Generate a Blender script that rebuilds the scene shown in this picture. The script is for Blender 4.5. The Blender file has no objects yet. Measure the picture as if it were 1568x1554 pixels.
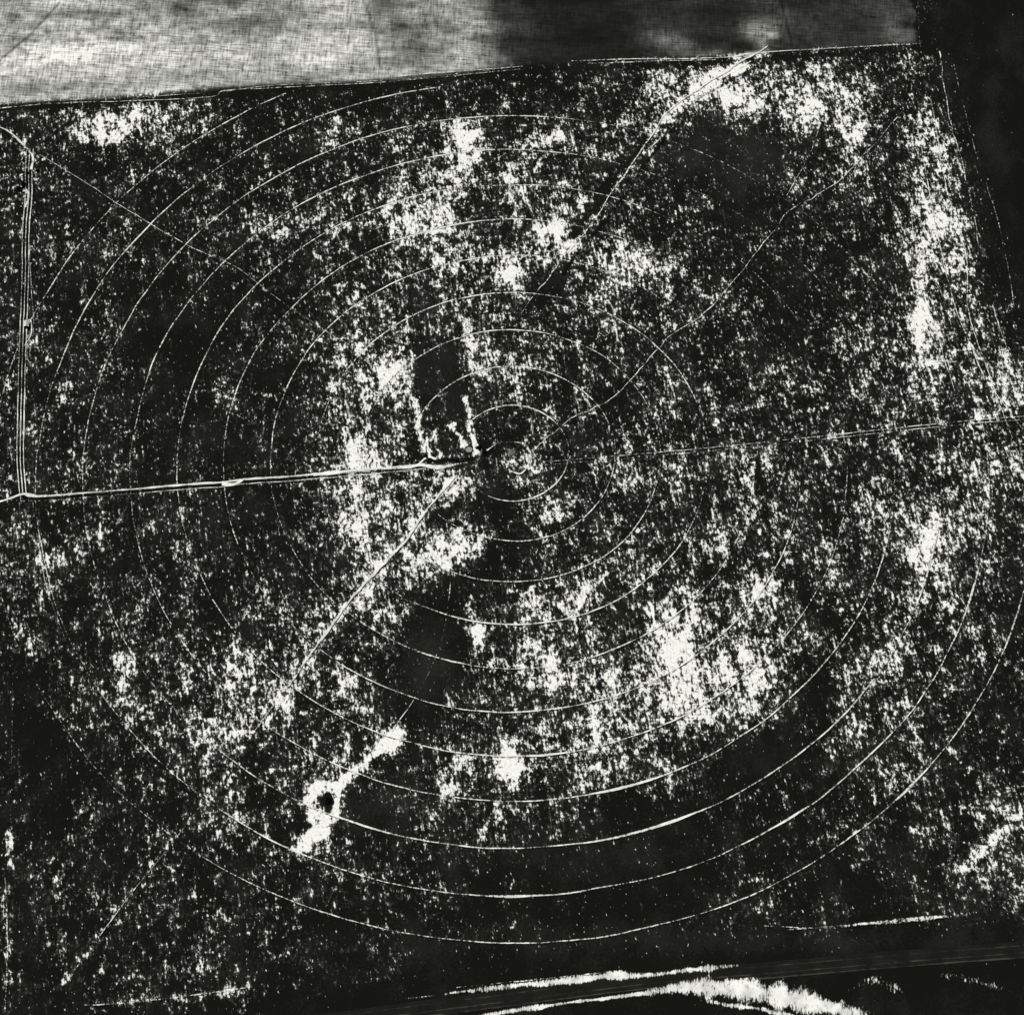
import bpy, math, random
import numpy as np
rng=np.random.RandomState(7); random.seed(7)
sc=bpy.context.scene
sc.view_settings.view_transform='Standard'; sc.view_settings.look='None'; sc.view_settings.exposure=0
# ---------------- survey frame: tilt/height of the aircraft camera; plan coordinates of the photo are georeferenced on z=0
U=36.5; TH=math.radians(31.8); F=4293.0; Z0=60.3*U; CX,CY=784.,693.
sT,cT=math.sin(TH),math.cos(TH)
def P2W(x,y):
    x=np.asarray(x,float);y=np.asarray(y,float)
    u=(x-CX)/F; v=(CY-y)/F
    t=Z0*cT/(cT-v*sT)
    return u*t, -Z0*sT+t*(sT+v*cT)
def W2P(X,Y):
    rel_y=Y+Z0*sT; rel_z=-Z0*cT
    d=rel_y*sT-rel_z*cT; up=rel_y*cT+rel_z*sT
    d=np.maximum(d,50)
    return CX+F*X/d, CY-F*up/d
# ---------------- numpy noise
def vnoise(x,y,seed):
    r=np.random.RandomState(seed).rand(256,256)
    xi=np.floor(x).astype(int);yi=np.floor(y).astype(int);fx=x-xi;fy=y-yi
    fx=fx*fx*(3-2*fx);fy=fy*fy*(3-2*fy)
    g=lambda a,b:r[a%256,b%256]
    return (g(xi,yi)*(1-fx)+g(xi+1,yi)*fx)*(1-fy)+(g(xi,yi+1)*(1-fx)+g(xi+1,yi+1)*fx)*fy
def fbm(x,y,seed,o=4):
    s=0;a=1;t=0
    for i in range(o):
        s=s+a*(vnoise(x*2**i,y*2**i,seed+i)-.5);t+=a;a*=.55
    return s/t*2
# ---------------- ground grid
step=1.55
core=np.arange(-455,455,step); corey=np.arange(-520,500,step)
ext=[];d=step;p=0
while p<9000: d*=1.28;p+=d;ext.append(p)
ext=np.array(ext)
xs=np.concatenate([core[0]-ext[::-1],core,core[-1]+ext]); ys=np.concatenate([corey[0]-ext[::-1],corey,corey[-1]+ext])
nx,ny=len(xs),len(ys)
X,Y=np.meshgrid(xs,ys)
px,py=W2P(X,Y)
inside=(np.abs(X)<480)&(Y>-540)&(Y<520)
wx=px+14*fbm(px/45,py/45,11)+11*fbm(px/12,py/12,21); wy=py+14*fbm(px/45,py/45,31)+11*fbm(px/12,py/12,41)
G=np.array([
[20,20,15,10,10,10,10,10,10,20,35,40,30,20,6,2],
[20,38,38,12,10,12,14,14,14,24,38,50,42,26,16,2],
[20,16,13,16,14,24,28,35,35,24,13,10,24,24,30,3],
[18,15,15,17,24,33,48,28,38,20,15,14,16,19,42,6],
[17,17,11,9,18,25,33,34,24,38,31,13,12,18,44,18],
[18,18,9,9,15,48,22,36,24,19,19,19,21,26,42,26],
[17,17,11,10,16,46,24,24,19,22,26,26,24,27,28,34],
[16,19,16,15,17,48,42,15,28,24,28,28,26,29,32,38],
[24,17,17,18,17,44,42,12,24,30,28,30,26,30,38,20],
[19,19,19,21,24,24,9,24,44,30,50,37,34,22,30,13],
[9,28,21,33,33,26,10,26,42,56,64,60,10,28,22,15],
[7,13,22,42,25,24,15,31,42,48,22,8,9,28,20,10],
[10,13,15,24,17,11,20,22,20,8,6,8,14,23,18,27],
[14,15,15,17,13,14,16,9,5,4,5,13,14,8,14,34],
[11,12,16,19,14,10,5,4,3,3,3,4,5,3,2,1],
[7,8,14,10,2,2,2,2,2,2,2,2,4,8,4,1]],float)/100
def bil(A,gx,gy):
    gx=np.clip(gx,0,A.shape[1]-1.001);gy=np.clip(gy,0,A.shape[0]-1.001)
    i=gx.astype(int);j=gy.astype(int);fx=gx-i;fy=gy-j
    fx=fx*fx*(3-2*fx);fy=fy*fy*(3-2*fy)
    return (A[j,i]*(1-fx)+A[j,i+1]*fx)*(1-fy)+(A[j+1,i]*(1-fx)+A[j+1,i+1]*fx)*fy
dens=bil(G,(wx-50)/100,(wy-50)/100)*0.86
def blob(cx,cy,rx,ry,amp,ang=0,hard=1.0):
    a=math.radians(ang);dx=wx-cx;dy=wy-cy
    u=(dx*math.cos(a)+dy*math.sin(a))/rx;v=(-dx*math.sin(a)+dy*math.cos(a))/ry
    return amp*np.exp(-((u*u+v*v)**hard))
for b in [(715,212,28,28,.8,0,1.4),(718,245,14,22,.4),(235,190,52,22,.45),(145,198,38,18,.4),(600,560,28,22,.5,-40),(1300,195,28,16,.5),(1235,168,42,16,.4),
(1120,140,55,17,.45,30),(1000,140,26,16,.45,-35),(945,190,26,13,.35,-40),(780,420,18,18,.75),(840,350,24,16,.6),(690,350,22,16,.5),(640,300,60,45,.15),
(1430,325,24,34,.4),(1412,490,22,52,.4),(1445,215,17,16,.45),(1410,845,32,30,.5),(1170,905,22,26,.5),(1030,985,34,38,.35),(1115,1020,38,36,.22),
(930,1110,80,24,.22),(780,1172,19,36,.95,-8,1.4),(702,835,36,30,.65,0,1.4),(675,865,20,16,.5),(690,745,26,26,.45),(730,970,14,22,.75),(600,940,18,14,.45),
(420,1075,24,22,.5),(360,1030,32,26,.3),(320,1122,36,22,.35),
(1510,1300,50,14,.45,-40),(1470,1340,22,12,.4,-30),(1420,1285,14,15,.6),(545,800,18,80,.3),(545,690,20,22,.4),(970,400,60,20,.4),(895,400,18,18,.35),(780,1305,14,9,.45),(850,1035,19,26,.4),
(720,520,20,30,.35),(880,330,30,15,.15),(1230,300,18,40,.15),(1080,1050,50,40,.12),(1160,1350,35,20,.3),(100,600,12,22,.4),(75,850,20,14,.4),(185,1020,18,20,.35),(530,1050,16,30,.3),
(690,1200,18,30,.2),(1190,250,10,10,.1),(1110,820,20,14,.3),(900,905,12,14,.3),(865,770,30,16,.2),(1480,1240,20,12,.2),(1500,640,26,18,.3),(1330,140,20,20,.2),
(795,700,22,20,.25),(610,670,12,30,.25),(1555,570,20,40,.25),(1530,1240,30,18,.25),(345,600,16,24,.25),(525,600,18,18,.1),(415,345,30,18,.35),(105,690,10,10,.1),(510,190,14,8,.35),(780,285,28,26,.3),(860,215,30,12,.25),(1350,1020,40,26,.2),(1290,1130,30,22,.25),(820,920,16,28,.25),(640,800,16,8,.3)]:
    dens=dens+blob(*b)
dens=np.minimum(dens,.93)
def supp(cx,cy,rx,ry,k,ang=0,hard=1.6):
    global dens
    dens=dens*(1-blob(cx,cy,rx,ry,k,ang,hard))
for b in [(692,590,19,122,.93,-10,1.1),(652,585,17,112,.85,-3,1.),(648,690,24,16,.5),(660,1010,45,105,.88,12,1.2),(600,1180,30,22,.5),(690,905,28,40,.75),(1120,245,90,60,.6,0,1.2),(680,790,22,12,.8,0,1.6),(770,790,28,70,.65),
(1050,440,45,14,.3),(1020,1330,330,50,.55),(1200,1130,70,40,.65,-30),(250,510,100,70,.5,0,1),(300,660,90,70,.4,0,1),(1190,440,60,40,.55),(920,300,16,70,.75,38),(1290,960,30,60,.5),
(790,695,11,11,.7),(745,690,20,14,.6),(590,1240,60,30,.55),(60,1150,60,110,.55,0,1),(1010,1140,12,30,.4),(830,440,18,40,.6,35),(480,830,30,90,.4),(400,760,60,60,.35),(1060,400,20,20,.2),(1250,560,50,40,.35),(420,250,90,30,.3),(1230,900,20,50,.35),(900,620,60,30,.3),(960,800,30,30,.3)]:
    supp(*b)
tone=np.full_like(X,0.0)
for b in [(692,590,21,124,.6,-10,1.),(652,585,18,115,.5,-3,1.),(660,1010,50,120,.6,12),(1120,245,95,60,.7),(1200,1130,80,50,.2),(590,1230,60,40,.5),(1500,1350,120,60,.3),(930,1290,260,60,.25),(300,700,200,200,.15),(1060,1440,500,22,.5),(1510,180,30,200,.3)]:
    tone=tone+blob(*b)
def polydist(pts,qx,qy):
    best=np.full(qx.shape,1e9);tt=np.zeros(qx.shape);n=len(pts)-1
    for i in range(n):
        ax,ay=pts[i];bx,by=pts[i+1];vx,vy=bx-ax,by-ay
        t=np.clip(((qx-ax)*vx+(qy-ay)*vy)/(vx*vx+vy*vy),0,1)
        dd=np.hypot(qx-ax-t*vx,qy-ay-t*vy);m=dd<best
        best=np.where(m,dd,best);tt=np.where(m,(i+t)/n,tt)
    return best,tt
sx_=px+8*fbm(px/12,py/12,51);sy_=py+8*fbm(px/12,py/12,61)
def band(pts,w,amp,w2=None):
    global dens
    d,t=polydist(pts,sx_,sy_); ww=w+(0 if w2 is None else (w2-w)*t)
    k=np.exp(-(d/ww)**2)
    if amp>0: dens=np.minimum(.97,dens+amp*k)
    else: dens=dens*(1+amp*k)
band([(1150,88),(1060,140),(1000,200),(955,262)],13,.38,8)
band([(955,262),(900,345),(860,390)],7,.4)
band([(1165,78),(1120,105)],9,.4)
band([(985,215),(925,300),(880,360)],9,-.9)
band([(712,605),(719,650),(728,690)],4,.8); band([(692,650),(712,682)],3,.75)
band([(634,610),(642,650),(656,698)],4.5,.65); band([(666,668),(670,698)],3,.6)
band([(668,480),(672,560),(682,640)],2.5,.22)
band([(630,540),(626,620)],4,.3)
band([(640,770),(620,830),(560,895),(500,970),(440,1050)],10,.25,13)
band([(650,785),(700,730)],9,.3)
band([(1392,190),(1432,330),(1405,480),(1400,600)],15,.2)
band([(1400,110),(1462,330),(1500,500),(1568,620)],10,.15)
band([(1425,800),(1420,860),(1395,950)],6,.3)
band([(45,240),(45,300)],12,.3)
band([(590,770),(600,800)],8,.2)
band([(18,940),(45,1000)],10,.2)
band([(12,1280),(16,1320)],6,.5); band([(10,1320),(14,1554)],5,.2)
band([(100,1500),(210,1350),(270,1280)],6,.25)
band([(170,1535),(300,1525),(380,1512)],5,.3)
# drifted gully: one long patch with a bare hollow
band([(612,1120),(598,1138),(570,1155),(545,1178),(520,1197),(512,1212)],10,.8,8)
band([(604,1135),(596,1137)],13,.6)
band([(505,1203),(482,1212),(472,1232),(482,1250),(505,1252),(516,1235),(514,1210)],11,.82)
band([(488,1255),(490,1275),(475,1288),(458,1300)],13,.82,10)
band([(500,1268),(470,1282)],13,.5)
dens=np.minimum(dens,.94)
h=np.exp(-(((sx_-503)/10)**2+((sy_-1226)/17)**2)**2); dens=dens*(1-h)
# fields outside the irrigated quarter
topE=np.interp(px,[-600,0,200,330,600,800,1100,1405,2200],[180,158,146,134,121,100,86,66,20])
rightE=np.interp(py,[-500,0,60,200,400,620,900,1500],[1400,1406,1410,1440,1500,1572,1650,1800])
botE=np.interp(px,[-600,0,300,500,700,1000,1300,1568,2200],[1610,1570,1552,1538,1512,1482,1440,1420,1370])
jit=3*fbm(px/8,py/8,71)
field=(1/(1+np.exp(((py+jit*.5)-topE+1)/1.2)))*(1/(1+np.exp((px-1404+jit)/1.5)))
edge=np.clip(1-np.abs(py-(topE+9))/9,0,1); dens=dens*(1-.85*edge)
rdark=1/(1+np.exp(-(px+jit*4-rightE-20)/15)); dens=dens*(1-.95*rdark)
bdark=1/(1+np.exp(-(py+jit*2-botE)/8)); dens=dens*(1-.93*bdark)
# sheltered crop-stubble field brightness (drifted thin snow)
tx=px+26*fbm(px/60,py/14,81,5)+12*fbm(px/9,py/40,83)-.25*(py-60)
W=np.interp(tx,[-600,0,120,250,330,420,520,600,700,740,775,840,960,1000,1080,1130,1175,1200,1300,1400,1410],
              [.44,.46,.58,.45,.41,.33,.44,.31,.43,.25,.035,.008,.008,.025,.025,.02,.07,.03,.025,.05,.0])
W=W*np.clip(1+.95*fbm(px/90,py/20,91,5)+.5*fbm(px/18,py/12,95,5)-.22*np.clip((70-py)/70,0,1),.08,3)
for (cx,cy,rx,ry,a) in [(130,22,60,12,-.5),(385,35,70,16,-.6),(630,62,30,30,-.45),(40,135,70,10,-.4),(330,122,60,14,-.3),(60,75,90,22,.4),(350,88,60,15,.35),(500,95,40,12,.35),(730,35,14,25,.7),(1030,66,24,14,5),(1165,58,16,18,5),(1200,25,14,14,2),(1375,45,15,18,1.6),(1085,85,50,6,3),(1100,20,60,16,-.6),(290,15,60,12,-.4),(600,20,30,20,-.4)]:
    W=W*(1+a*np.exp(-((tx-cx)/rx)**2-((py+8*fbm(px/20,py/20,99)-cy)/ry)**2))
W=np.clip(W,0,1)
for pts,w,a in [([(560,8),(575,55),(582,103)],1.6,.65),([(0,92),(45,55),(92,4)],1.8,.65),([(1195,0),(1203,30),(1212,65)],2,.7),([(432,60),(436,128)],1.5,.35),([(410,5),(440,45)],2,.3)]:
    d,_=polydist(pts,px,py); W=W*(1-a*np.exp(-(d/w)**2))
dens=np.clip(dens,.003,.945)
out=~inside
dens=np.where(out,.15,dens)
def probit(p): return np.log(p/(1-p))/1.62
D=probit(dens)
me=bpy.data.meshes.new("ground")
verts=np.stack([X.ravel(),Y.ravel(),np.zeros(X.size)],1)
I=np.arange(nx*ny).reshape(ny,nx)
q=np.stack([I[:-1,:-1],I[:-1,1:],I[1:,1:],I[1:,:-1]],-1).reshape(-1,4)
me.vertices.add(len(verts));me.vertices.foreach_set('co',verts.ravel())
me.loops.add(q.size);me.loops.foreach_set('vertex_index',q.ravel())
me.polygons.add(len(q));me.polygons.foreach_set('loop_start',np.arange(0,q.size,4));me.polygons.foreach_set('loop_total',np.full(len(q),4))
me.update();me.validate()
for n,A in (('snow',D),('tone',tone),('field',np.where(out,0,field)),('stub',W)):
    at=me.attributes.new(n,'FLOAT','POINT');at.data.foreach_set('value',A.ravel().astype(np.float32))
ground=bpy.data.objects.new("ground",me);sc.collection.objects.link(ground)

SNOW=(.80,.80,.735,1); SOIL=(.0068,.0072,.0052,1)
class NT:
    def __init__(s,name):
        s.m=bpy.data.materials.new(name);s.m.use_nodes=True;s.t=s.m.node_tree;s.t.nodes.clear()
        s.pos=s.n('ShaderNodeNewGeometry').outputs['Position']
    def n(s,k): return s.t.nodes.new(k)
    def l(s,a,b):
        if hasattr(a,'links'): s.t.links.new(a,b)
        else: b.default_value=a
    def math(s,op,a,b=0,c=0,clamp=False):
        k=s.n('ShaderNodeMath');k.operation=op;k.use_clamp=clamp
        s.l(a,k.inputs[0]);s.l(b,k.inputs[1]);s.l(c,k.inputs[2]);return k.outputs[0]
    def noise(s,sx,sy,det,rough,rot=0,off=0,dist=0):
        m=s.n('ShaderNodeMapping')
        r=s.n('ShaderNodeVectorRotate');r.rotation_type='Z_AXIS';s.l(s.pos,r.inputs['Vector']);r.inputs['Angle'].default_value=math.radians(rot)
        s.l(r.outputs[0],m.inputs['Vector']);m.inputs['Scale'].default_value=(1/sx,1/sy,1);m.inputs['Location'].default_value=(off,off*.7,0)
        k=s.n('ShaderNodeTexNoise');k.noise_dimensions='2D';s.l(m.outputs[0],k.inputs['Vector']);k.inputs['Scale'].default_value=1
        k.inputs['Detail'].default_value=det;k.inputs['Roughness'].default_value=rough;k.inputs['Distortion'].default_value=dist
        return s.math('SUBTRACT',k.outputs['Fac'],.5)
    def attr(s,n):
        k=s.n('ShaderNodeAttribute');k.attribute_name=n;return k.outputs['Fac']
    def sm(s,v,a,b):
        k=s.n('ShaderNodeMapRange');k.interpolation_type='SMOOTHSTEP';s.l(v,k.inputs[0]);k.inputs[1].default_value=a;k.inputs[2].default_value=b;return k.outputs[0]
    def mix(s,f,a,b):
        k=s.n('ShaderNodeMix');k.data_type='RGBA';s.l(f,k.inputs[0]);s.l(a,k.inputs[6]);s.l(b,k.inputs[7]);return k.outputs[2]
    def out(s,col,alpha=None):
        d=s.n('ShaderNodeBsdfDiffuse');s.l(col,d.inputs['Color']);o=s.n('ShaderNodeOutputMaterial');sh=d.outputs[0]
        if alpha is not None:
            t=s.n('ShaderNodeBsdfTransparent');m=s.n('ShaderNodeMixShader');s.l(alpha,m.inputs[0]);s.l(t.outputs[0],m.inputs[1]);s.l(sh,m.inputs[2]);sh=m.outputs[0]
        s.l(sh,o.inputs[0]);return s.m
g=NT("snow_flecked_soil")
A=g.noise(2.5,4.3,3,.66,rot=-8)
B=g.noise(1.6,18,2,.6,rot=-8,off=40)
C=g.noise(15,1.5,1,.6,rot=-4,off=90)
P=g.noise(8,11,3,.62,rot=-8,off=13)
Q=g.noise(34,42,3,.6,off=7)
R=g.noise(8,60,2,.55,rot=-8,off=57)
S=g.math('MULTIPLY',A,8.0)
for nn,k in ((B,3.0),(C,1.2),(P,6.8),(Q,4.2),(R,2.4)): S=g.math('MULTIPLY_ADD',nn,k,S)
S=g.math('MULTIPLY_ADD',g.attr('snow'),1.62,g.math('ADD',S,.22))
sn=g.sm(S,-.15,1.4)
# isolated elongated flecks in the lee of clods
FL=g.noise(2.0,4.4,2,.5,rot=-12,off=71)
fl=g.math('MULTIPLY_ADD',g.attr('snow'),.050,FL)
fl=g.math('MULTIPLY_ADD',P,.2,fl); fl=g.math('MULTIPLY_ADD',Q,.18,fl)
fl=g.math('MULTIPLY',g.sm(fl,.135,.23),.7)
sn=g.math('MAXIMUM',sn,fl)
film=g.math('MULTIPLY',g.sm(S,-1.8,.4),.04)
T=g.noise(30,40,4,.6,off=3); T2=g.noise(2.,2.,2,.7,off=33)
tn=g.math('MULTIPLY_ADD',T,.028,g.math('MULTIPLY',g.attr('tone'),.014))
tn=g.math('MULTIPLY_ADD',T2,.016,tn)
low=g.math('MAXIMUM',g.math('ADD',film,tn),0)
grain=g.math('MULTIPLY_ADD',T2,1.0,.96)
f1=g.math('MAXIMUM',low,g.math('MULTIPLY',sn,grain),clamp=True)
# stubble field: cross-drilled rows
w1=g.noise(22,1.5,4,.72,rot=5,off=5); w2=g.noise(1.8,14,3,.7,rot=3,off=15); w3=g.noise(9,8,5,.72,off=25)
w=g.math('MULTIPLY_ADD',w1,2.5,1.0); w=g.math('MULTIPLY_ADD',w2,2.1,w); w=g.math('MULTIPLY_ADD',w3,1.8,w)
w=g.math('MAXIMUM',w,0.02)
f2=g.math('MULTIPLY',g.attr('stub'),w,clamp=True)
fac=g.n('ShaderNodeMix');g.l(g.attr('field'),fac.inputs[0]);g.l(f1,fac.inputs[2]);g.l(f2,fac.inputs[3])
ground.data.materials.append(g.out(g.mix(fac.outputs[0],SOIL,SNOW)))

# ---------------- ribbons lying on the ground
def line_mat(name,col,sizes=(2,2),gain=2.2,edge=1.0,gray=0.25):
    k=NT(name)
    n1=k.noise(sizes[0],sizes[1],3,.7,off=11); n2=k.noise(14,14,3,.6,off=77)
    a=k.math('MULTIPLY_ADD',n1,gain*2,k.math('MULTIPLY_ADD',k.attr('str'),2.2,-1.0))
    a=k.math('MULTIPLY_ADD',n2,gain,a)
    e=k.attr('edge'); a=k.math('SUBTRACT',a,k.math('MULTIPLY',k.math('POWER',e,2.0),edge))
    al=k.sm(a,-.4,.8)
    c2=tuple(v*(1-gray) for v in col[:3])+(1,)
    return k.out(k.mix(k.sm(n2,-.15,.2),c2,col),alpha=al)
M_tr=line_mat("packed_snow_in_wheel_rut",SNOW,(2.4,2.4),2.2,1.0,.3)
M_rd=line_mat("packed_snow_on_track",SNOW,(1.6,1.6),1.4,.9)
M_dk=line_mat("bare_wet_soil",SOIL,(3,3),1.6,1.4,0)
M_bank=line_mat("ploughed_snow",SNOW,(1.3,5),3.0,2.6,.35)
M_gray=line_mat("frozen_gravel",(.014,.0145,.0115,1),(5,5),.5,1.,.3)
def smooth(pts,n=10):
    p=np.array(pts,float)
    if len(p)<3:
        t=np.linspace(0,1,40)[:,None];return p[0]*(1-t)+p[-1]*t
    p=np.vstack([2*p[0]-p[1],p,2*p[-1]-p[-2]]);o=[]
    for i in range(1,len(p)-2):
        for t in np.linspace(0,1,n,endpoint=False):
            a,b,c,d=p[i-1:i+3];o.append(.5*((2*b)+(c-a)*t+(2*a-5*b+4*c-d)*t*t+(3*b-a-3*c+d)*t**3))
    o.append(p[-2]);return np.array(o)
def add_obj(name,parts,mat,z,parent=None):
    V=[];Fc=[];st=[];ed=[]
    for pi,(c,w,s) in enumerate(parts):
        c=np.asarray(c);n=len(c);w=np.broadcast_to(w,(n,));s=np.broadcast_to(s,(n,))
        t=np.gradient(c,axis=0);t/=np.maximum(np.linalg.norm(t,axis=1),1e-9)[:,None];nr=np.stack([-t[:,1],t[:,0]],1)
        b=len(V)
        for i in range(n):
            for k,o in enumerate((-1,0,1)):
                q_=c[i]+nr[i]*w[i]*.5*o;V.append((q_[0],q_[1],z+.012*pi));st.append(s[i]);ed.append(abs(o))
        for i in range(n-1):
            if s[i]<-.3 and s[i+1]<-.3: continue
            for k in range(2): Fc.append((b+i*3+k,b+i*3+3+k,b+i*3+4+k,b+i*3+k+1))
    m=bpy.data.meshes.new(name);m.from_pydata(V,[],Fc);m.update()
    a=m.attributes.new('str','FLOAT','POINT');a.data.foreach_set('value',np.array(st,np.float32))
    a=m.attributes.new('edge','FLOAT','POINT');a.data.foreach_set('value',np.array(ed,np.float32))
    m.materials.append(mat);o=bpy.data.objects.new(name,m);sc.collection.objects.link(o)
    if parent: o.parent=parent
    return o
PXM=.512
def path(pts,w,s,jit=1.0,n=14,seed=None,off=0,varw=.35,fade=0):
    c=smooth(pts,n);N=len(c);ar=np.cumsum(np.r_[0,np.hypot(*np.diff(c,axis=0).T)]);sd=seed or rng.randint(1,9999)
    c=c+np.stack([fbm(ar/25,ar*0+sd*.37,sd)*jit*1.6,fbm(ar/25,ar*0+sd*.37,sd+50)*jit*1.6],1)
    t=np.gradient(c,axis=0);t/=np.linalg.norm(t,axis=1)[:,None];c=c+np.stack([-t[:,1],t[:,0]],1)*off
    Xw,Yw=P2W(c[:,0],c[:,1])
    tt=ar/ar[-1]
    if isinstance(w,tuple): w=np.interp(tt,np.linspace(0,1,len(w)),w)
    if isinstance(s,(tuple,list)): s=np.interp(tt,np.linspace(0,1,len(s)),s)
    ww=w*PXM*(1+varw*fbm(ar/18,ar*0,sd+9)*2)
    s=s+.35*fbm(ar/40,ar*0,sd+3)
    if fade: s=s-.9*np.clip(1-np.minimum(ar,ar[-1]-ar)/fade,0,1)
    return (np.stack([Xw,Yw],1),np.maximum(ww,.3),s)
def empty(n):
    e=bpy.data.objects.new(n,None);sc.collection.objects.link(e);return e
# concentric wheel ruts of the centre pivot
wt=empty("irrigation_wheel_tracks"); parts=[];dparts=[]
for k in range(1,12):
    r=(1.2+(k-1))*U; N=int(260+90*k); a=np.linspace(0,2*math.pi,N)
    rr=r+fbm(a*r/70,a*0+k,200+k)*1.6
    deg=np.degrees(a)
    base=np.interp(deg,[0,30,55,80,100,125,150,180,200,225,250,290,320,345,360],
        [.24,.16,.2,.58,.70,.68,.64,.50,.34,.48,.64,.68,.62,.46,.24])
    if k<=4: base=np.interp(deg,[0,30,60,90,120,150,180,230,270,310,340,360],[.3,.54,.64,.72,.64,.55,.15,.35,.78,.76,.5,.3])
    if k==11: base=base-.1
    s=base+.36*fbm(a*r/38,a*0+k*3.3,300+k)+.05
    w=np.interp(s,[0,.5,.9,1.2],[.65,.9,1.15,1.35])
    for (kk,cd,wd,am) in ((9,290,3,1),(9,284,4,.6),(10,270,2.2,1),(10,303,2,.6),(8,285,4,.6),(7,275,3,.5),(11,315,2.5,.9),(9,342,3,.5),(10,340,3,.8),(11,338,5,.6),(8,290,6,.4),(6,280,9,.3),(5,250,8,.3),(9,250,5,.4)):
        if kk==k: e=np.exp(-((deg-cd)/wd)**2)*am;w=w+e*1.2;s=s+e*.5
    c=np.stack([rr*np.cos(a),rr*np.sin(a)],1)
    qx,qy=W2P(c[:,0],c[:,1]);te=np.interp(qx,[-600,0,200,330,600,800,1100,1405,2200],[180,158,146,134,121,100,86,66,20])+14
    re=np.interp(qy,[-500,0,60,200,400,620,900,1500],[1400,1406,1410,1432,1490,1560,1640,1800])
    off=(qy<te)|(qx>re)
    if k>=10: off|=(deg<100)&(deg>12)
    s=np.where(off,-2,s)
    parts.append((c,w,s))
    dparts.append((c*(1+(1.1/r)),w*0+1.1,np.where(off,-2,.55)))
add_obj("rut_edge_soil",dparts,M_dk,.05,wt)  # thin ribbon of dark bare soil along the outer edge of each tyre rut
add_obj("rut_snow",parts,M_tr,.20,wt)
# access track
tr=empty("dirt_road")
m0=[(-60,775),(0,768),(35,757),(60,760),(170,752),(260,744),(345,738),(370,735),(450,729),(560,720),(650,711)]
L=[path(m0[2:],3.0,(.75,.8,.9,.95,1.1),.6,seed=5),path(m0[:4],3,.9,.5),path(m0[2:],1.2,(.3,.5,.6,.9,1.0),.6,seed=5,off=7),
   path([(340,741),(356,742),(372,735)],5,1.1,.4),path([(480,727),(560,719),(625,716)],5,1.0,.5),path([(625,716),(645,713),(672,716),(716,708)],(5,7,3),(1.,1,.5),.6),
   path([(640,712),(655,700),(668,703)],3,.8,.5)]
D_=[path(m0[2:],5,.75,.6,seed=5,off=4),path([(650,706),(720,702),(745,695)],9,.8,1),path([(20,757),(50,760)],9,.8,1)]
vl=[(46,228),(44,262),(44,300),(40,350),(39,400),(38,455),(36,500),(34,560),(32,640),(31,700),(35,756)]
for o,w_,s_,sd in ((-5,1.8,.75,31),(0,1.6,.7,32),(5,1.6,.65,33)): L.append(path(vl,w_,s_,.5,seed=31,off=o,varw=.5))
L+= [path([(-20,190),(10,200),(35,222),(50,240),(48,260)],(2.5,3,3,5),.9,.5),path([(40,290),(44,302),(38,318)],5,.7,.8),path([(36,500),(47,490),(48,512),(38,530)],2,.8,.5),
     path([(45,380),(48,440),(52,500),(46,540)],1.3,.55,.5),path([(35,757),(45,763),(33,768),(32,756)],2,.6,.3)]
L+= [path([(50,770),(58,830),(72,900),(100,980)],1.4,.45,.6),path([(30,770),(30,830),(26,900)],1.3,.35,.6)]
D_+= [path(vl,18,.75,.5),path([(40,262),(36,285),(30,292)],11,.9,.8)]
add_obj("worn_soil",D_,M_dk,.36,tr);add_obj("packed_snow",L,M_rd,.45,tr)
# thin vehicle / cow trails
fp=[path([(60,238),(130,280),(200,325),(290,378),(365,412),(430,462),(520,520),(600,565)],1.2,(.6,.7,.58,.4,.4),.8),
 path([(1175,70),(1100,118),(1030,165),(1000,205),(955,270),(900,350),(850,412),(800,480),(780,540),(770,580)],(2.6,2.2,1.8,1.3),(.9,.85,.8,.7,.4),2.2),
 path([(1150,95),(1085,135),(1040,185),(990,232)],1.6,.6,1),
 path([(1400,120),(1385,165),(1330,230),(1272,288),(1215,320),(1180,360),(1125,430),(1080,480),(1020,520),(985,560),(935,612),(870,645),(815,692)],(1.3,1.3),(.5,.62,.62,.65,.7,.75),2.2),
 path([(1258,185),(1238,240),(1205,300)],1.1,.5,1),
 path([(700,728),(658,775),(610,840),(560,892),(500,968),(440,1052)],(2.4,3.8,3.6,2.6),(.85,1.,.95,.7),1.6),
 path([(440,1052),(360,1160),(280,1270),(200,1370),(110,1490)],1.3,(.5,.35,.5,.35),1),
 path([(692,868),(686,930),(670,1000),(640,1060),(600,1120)],1.3,(.5,.4,.55),1),
 path([(830,708),(1000,694),(1150,680),(1300,664),(1480,645),(1600,636)],1.2,(.5,.6,.7,.7,.7),.5,seed=88),
 path([(830,713),(1000,699),(1150,685),(1300,669),(1480,650),(1600,641)],1.1,(.3,.4,.6,.6,.6),.5,seed=88),
 path([(1425,150),(1445,270),(1480,400),(1482,470),(1512,570),(1568,720)],1.5,.65,1.5),
 path([(1405,200),(1430,330),(1460,460),(1510,580),(1600,700)],1.5,.7,1.8),
 path([(1395,330),(1425,480),(1465,610)],1.3,.6,1.8),
 path([(1440,80),(1450,160),(1475,260),(1500,380)],1.4,.55,1.8),path([(1520,470),(1545,540),(1600,640)],2,.55,1.5),
 path([(1460,100),(1490,220),(1530,350),(1555,480)],1.2,.4,1.8),
 path([(745,690),(765,678),(800,680),(812,700),(800,725),(780,722)],2,.6,1.5),
 path([(560,880),(600,905),(640,930)],1.2,.5,1),path([(665,1075),(700,1085)],1.2,.3,1)]
add_obj("field_trail",fp,M_tr,.75)
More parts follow.
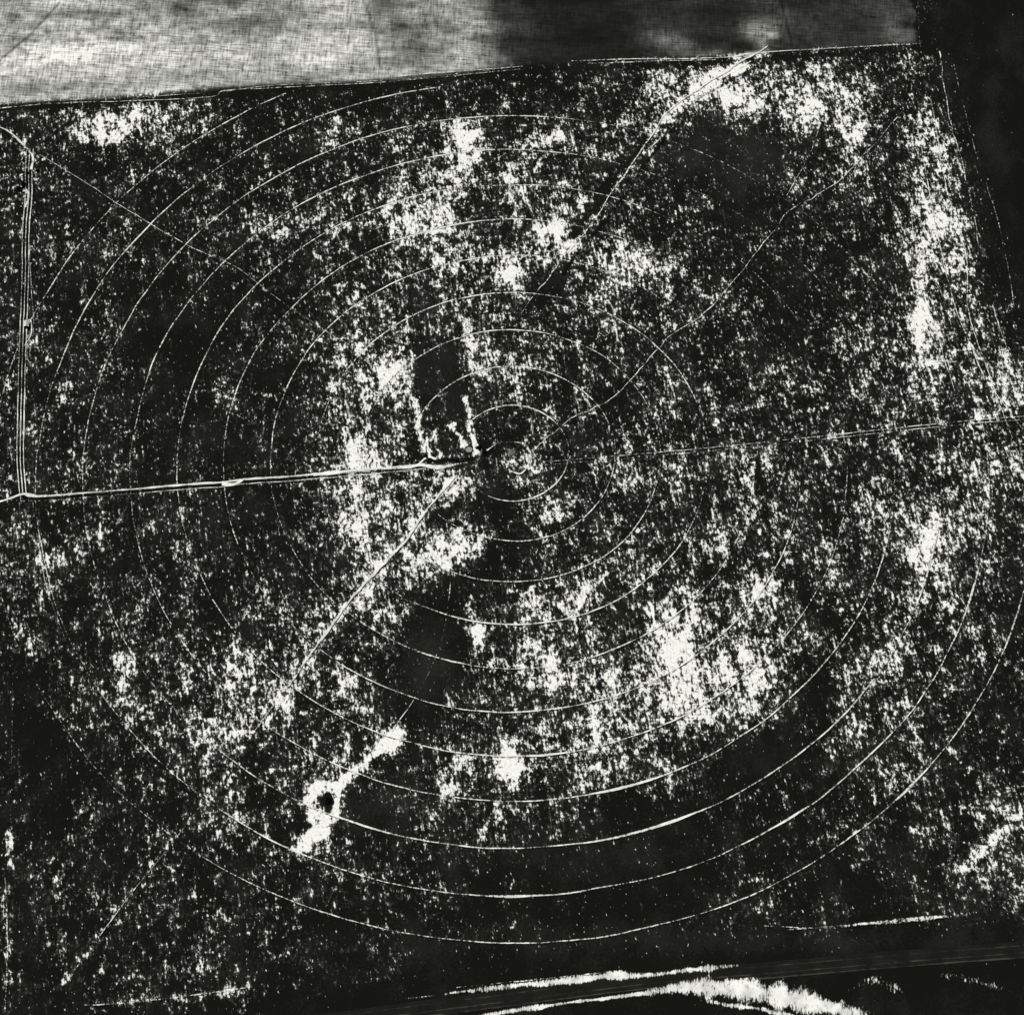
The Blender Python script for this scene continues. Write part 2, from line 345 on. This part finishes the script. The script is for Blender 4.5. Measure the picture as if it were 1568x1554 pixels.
fd=[path([(1165,98),(1060,160),(1000,235),(940,320),(860,420)],(5,10,12,8),.6,2),path([(705,738),(655,792),(560,905)],4,.5,1,off=5),
  path([(1400,130),(1330,234),(1272,292),(1180,366),(1080,486),(940,616),(870,650)],3.5,.45,1),path([(500,975),(430,1065)],5,.5,1)]
add_obj("trail_soil",fd,M_dk,.66)
# field margins
fm=[path([(-30,170),(80,160),(200,156),(320,150),(345,140),(420,136),(600,126),(800,107)],1.3,(.7,.6,.6,.55,.4),.5,seed=61),
 path([(-30,163),(80,155),(200,150),(330,143),(420,132),(600,124),(800,104)],1.0,(.6,.5,.5,.5,.3),.5,seed=62),
 path([(540,123),(680,112),(800,103)],1.2,(.4,.75,.7),.4),
 path([(875,95),(960,92),(1100,90),(1160,82),(1300,74),(1410,68)],1.6,(.8,.6,.8,.6,.5),.5),
 path([(900,99),(1000,95),(1100,93)],1.4,(.7,.4,.6),.4),
 path([(1405,0),(1408,60),(1412,120)],2,.2,1),
 path([(1180,1426),(1300,1417),(1470,1402)],(2,4,7,7),(.35,.6,.7),.8,fade=20),
 path([(1170,1418),(1280,1422)],2,.3,.8),
 path([(8,1330),(12,1440),(8,1550)],2,.4,1),path([(22,780),(20,1000),(16,1280)],1.1,.2,1),
 path([(130,1540),(250,1530),(385,1512)],1.5,.45,1),path([(700,1512),(820,1500),(930,1488)],2,.35,1)]
add_obj("field_boundary",fm,M_tr,1.05)
# road with ploughed banks
rd=empty("gravel_road")
road=[(380,1582),(560,1556),(760,1530),(1000,1500),(1200,1483),(1400,1466),(1640,1448)]
add_obj("carriageway",[path(road,24,1.6,.3,varw=.05)],M_gray,.12,rd)
add_obj("wheel_marks",[path(road,2,.6,.3,off=5),path(road,1.5,.5,.3,off=-6),path(road,2,.7,.3,off=12)],line_mat("pale_gravel",(.05,.05,.042,1),(6,2),1,.6),.18,rd)
add_obj("snow_bank",[path([(672,1524),(700,1519),(800,1508),(880,1500),(940,1493),(1000,1492),(1070,1484),(1130,1478)],(3,12,10,13,15,11,11,9),(.6,.9,.8,1.,1.05,.85,.95,.9),.8,seed=301,fade=12),
   path([(700,1570),(760,1552),(880,1534),(1000,1519),(1080,1508)],(9,8,7,9,8),(.9,.9,.8,.9,.7),.8,fade=15),
   path([(960,1524),(1040,1512),(1110,1513),(1180,1523),(1260,1540),(1350,1566)],(8,18,36,42,40,30),(.8,.95,.95,.9,.85,.75),1,fade=40),
   path([(1060,1530),(1160,1545),(1240,1562)],(6,10,12),(.4,.6,.7),1.5,fade=30),
   path([(600,1530),(640,1527),(680,1522)],3,.25,.8,fade=20)],M_bank,.3,rd)
add_obj("verge_flecks",[path([(1290,1520),(1340,1500),(1400,1525)],24,.3,2,fade=30),path([(1420,1490),(1500,1505),(1560,1520)],18,.2,2,fade=30)],M_bank,.26,rd)

# ---------------- small built things
def mat(name,col):
    k=NT(name);n=k.noise(.6,.6,3,.6);return k.out(k.mix(k.sm(n,-.2,.2),tuple(c*.6 for c in col[:3])+(1,),col))
steel=mat("galvanised_steel",(.25,.25,.23,1));dark=mat("weathered_dark",(.015,.016,.012,1));roofm=mat("snow_roof",(.6,.6,.55,1));leaf=mat("bare_brush",(.012,.013,.009,1))
import bmesh
from mathutils import Vector,Matrix
def tube(bm,a,b,r,n=8):
    a=Vector(a);b=Vector(b);d=b-a;m=Matrix.Translation((a+b)/2)@d.to_track_quat('Z','Y').to_matrix().to_4x4()
    bmesh.ops.create_cone(bm,cap_ends=True,segments=n,radius1=r,radius2=r,depth=d.length,matrix=m)
def mk(name,fn,m,loc=(0,0,0),par=None):
    bm=bmesh.new();fn(bm);me=bpy.data.meshes.new(name);bm.to_mesh(me);bm.free();me.materials.append(m)
    o=bpy.data.objects.new(name,me);o.location=loc;sc.collection.objects.link(o)
    if par:o.parent=par
    return o
pv=empty("irrigation_pivot_hub")
def hub(bm):
    for x,y in ((-1.8,-1.8),(1.8,-1.8),(1.8,1.8),(-1.8,1.8)): tube(bm,(x,y,0),(x*.15,y*.15,4.2),.09)
    for z,s in ((.9,1.45),(2.4,.9)):
        c=[(-s,-s,z),(s,-s,z),(s,s,z),(-s,s,z)]
        for i in range(4): tube(bm,c[i],c[(i+1)%4],.05)
def riser(bm):
    tube(bm,(0,0,0),(0,0,4.8),.18,12);tube(bm,(0,0,4.7),(2.2,.3,4.7),.15,12)
mk("frame",hub,steel,(0,0,.3),pv);mk("riser_pipe",riser,steel,(0,0,.3),pv);mk("concrete_pad",lambda bm:bmesh.ops.create_cone(bm,cap_ends=True,segments=24,radius1=2.8,radius2=2.7,depth=.5,matrix=Matrix.Translation((0,0,.25))),mat("concrete",(.2,.2,.18,1)),(0,0,0),pv)
tx_,ty_=P2W(718,689);tk=empty("stock_tank")
def rim(bm):
    n=32;R=3.0;vs=[]
    for i in range(n):
        a=2*math.pi*i/n;c,s=math.cos(a),math.sin(a)
        vs.append([bm.verts.new((c*r,s*r,z)) for r,z in ((R,0),(R,.8),(R-.35,.8),(R-.35,.3))])
    for i in range(n):
        for j in range(3): bm.faces.new((vs[i][j],vs[(i+1)%n][j],vs[(i+1)%n][j+1],vs[i][j+1]))
mk("rim",rim,dark,(float(tx_),float(ty_),0),tk)
mk("ice",lambda bm:bmesh.ops.create_circle(bm,cap_ends=True,segments=32,radius=2.66),mat("ice",(.3,.3,.28,1)),(float(tx_),float(ty_),.5),tk)
def shed(bm):
    w,d,h,r=1.9,2.6,2.3,3.3
    v=[bm.verts.new(p) for p in ((-w,-d,0),(w,-d,0),(w,d,0),(-w,d,0),(-w,-d,h),(w,-d,h),(w,d,h),(-w,d,h),(0,-d,r),(0,d,r))]
    for f in ((0,1,5,8,4),(1,2,6,5),(2,3,7,9,6),(3,0,4,7)): bm.faces.new([v[i] for i in f])
def roof(bm):
    w,d,h,r=2.2,2.9,2.2,3.45
    v=[bm.verts.new(p) for p in ((-w,-d,h),(0,-d,r),(0,d,r),(-w,d,h),(w,-d,h),(w,d,h))];bm.faces.new([v[i] for i in (0,1,2,3)]);bm.faces.new([v[i] for i in (1,4,5,2)])
for sx,sy in ((41,498),):
    a,b=P2W(sx,sy);ps=empty("pump_shed");mk("walls",shed,dark,(float(a),float(b),0),ps);mk("roof",roof,roofm,(float(a),float(b),0),ps)
def brush(seed,R,H,N):
    r=random.Random(seed)
    def f(bm):
        for i in range(10):
            a=r.uniform(0,6.28);q=r.uniform(0,R*.8);tube(bm,(math.cos(a)*q*.3,math.sin(a)*q*.3,0),(math.cos(a)*q,math.sin(a)*q,H*.8),.06,5)
        for i in range(N):
            a=r.uniform(0,6.28);q=R*math.sqrt(r.random())*(.7+.3*math.sin(3*a+seed));z=r.uniform(.2,H)*(1-.5*q/R)
            c=Vector((math.cos(a)*q,math.sin(a)*q,z));s=r.uniform(.15,.4)
            u=Vector((r.uniform(-1,1),r.uniform(-1,1),r.uniform(-1,1))).normalized()*s;v=u.orthogonal()*.7
            bm.faces.new([bm.verts.new(c+u),bm.verts.new(c+v),bm.verts.new(c-u),bm.verts.new(c-v)])
    return f
for i,(x,y,R) in enumerate([(36,284,3.2),(28,289,2.6),(43,266,2.),(58,262,1.6),(652,699,2.4),(733,686,3),(742,692,2.2),(40,764,2.8),(503,1226,3.6),(36,246,1.6),(700,706,2)]):
    a,b=P2W(x,y);mk("shrub",brush(i,R,1.8,500),leaf,(float(a),float(b),0))

# ---------------- camera, sun, sky
cam=bpy.data.cameras.new("camera");co=bpy.data.objects.new("camera",cam);sc.collection.objects.link(co)
co.location=(0,-Z0*sT,Z0*cT);co.rotation_euler=(TH,0,0);cam.sensor_width=36;cam.lens=36*F/1568
cam.shift_y=-(777-CY)/1568;cam.clip_start=1;cam.clip_end=30000;sc.camera=co
el,az=48,-50
sd=bpy.data.lights.new("sun",'SUN');sd.energy=4.6;sd.angle=math.radians(.5);sd.color=(1,.97,.92)
so=bpy.data.objects.new("sun",sd);sc.collection.objects.link(so);so.rotation_euler=(math.radians(90-el),0,math.radians(180-az))
so.location=(0,0,500)
w=bpy.data.worlds.new("World");sc.world=w;w.use_nodes=True;nt=w.node_tree
sky=nt.nodes.new('ShaderNodeTexSky');sky.sky_type='NISHITA';sky.sun_disc=False;sky.sun_elevation=math.radians(el);sky.sun_rotation=math.radians(az)
bg=nt.nodes['Background'];nt.links.new(sky.outputs[0],bg.inputs[0]);bg.inputs[1].default_value=.05
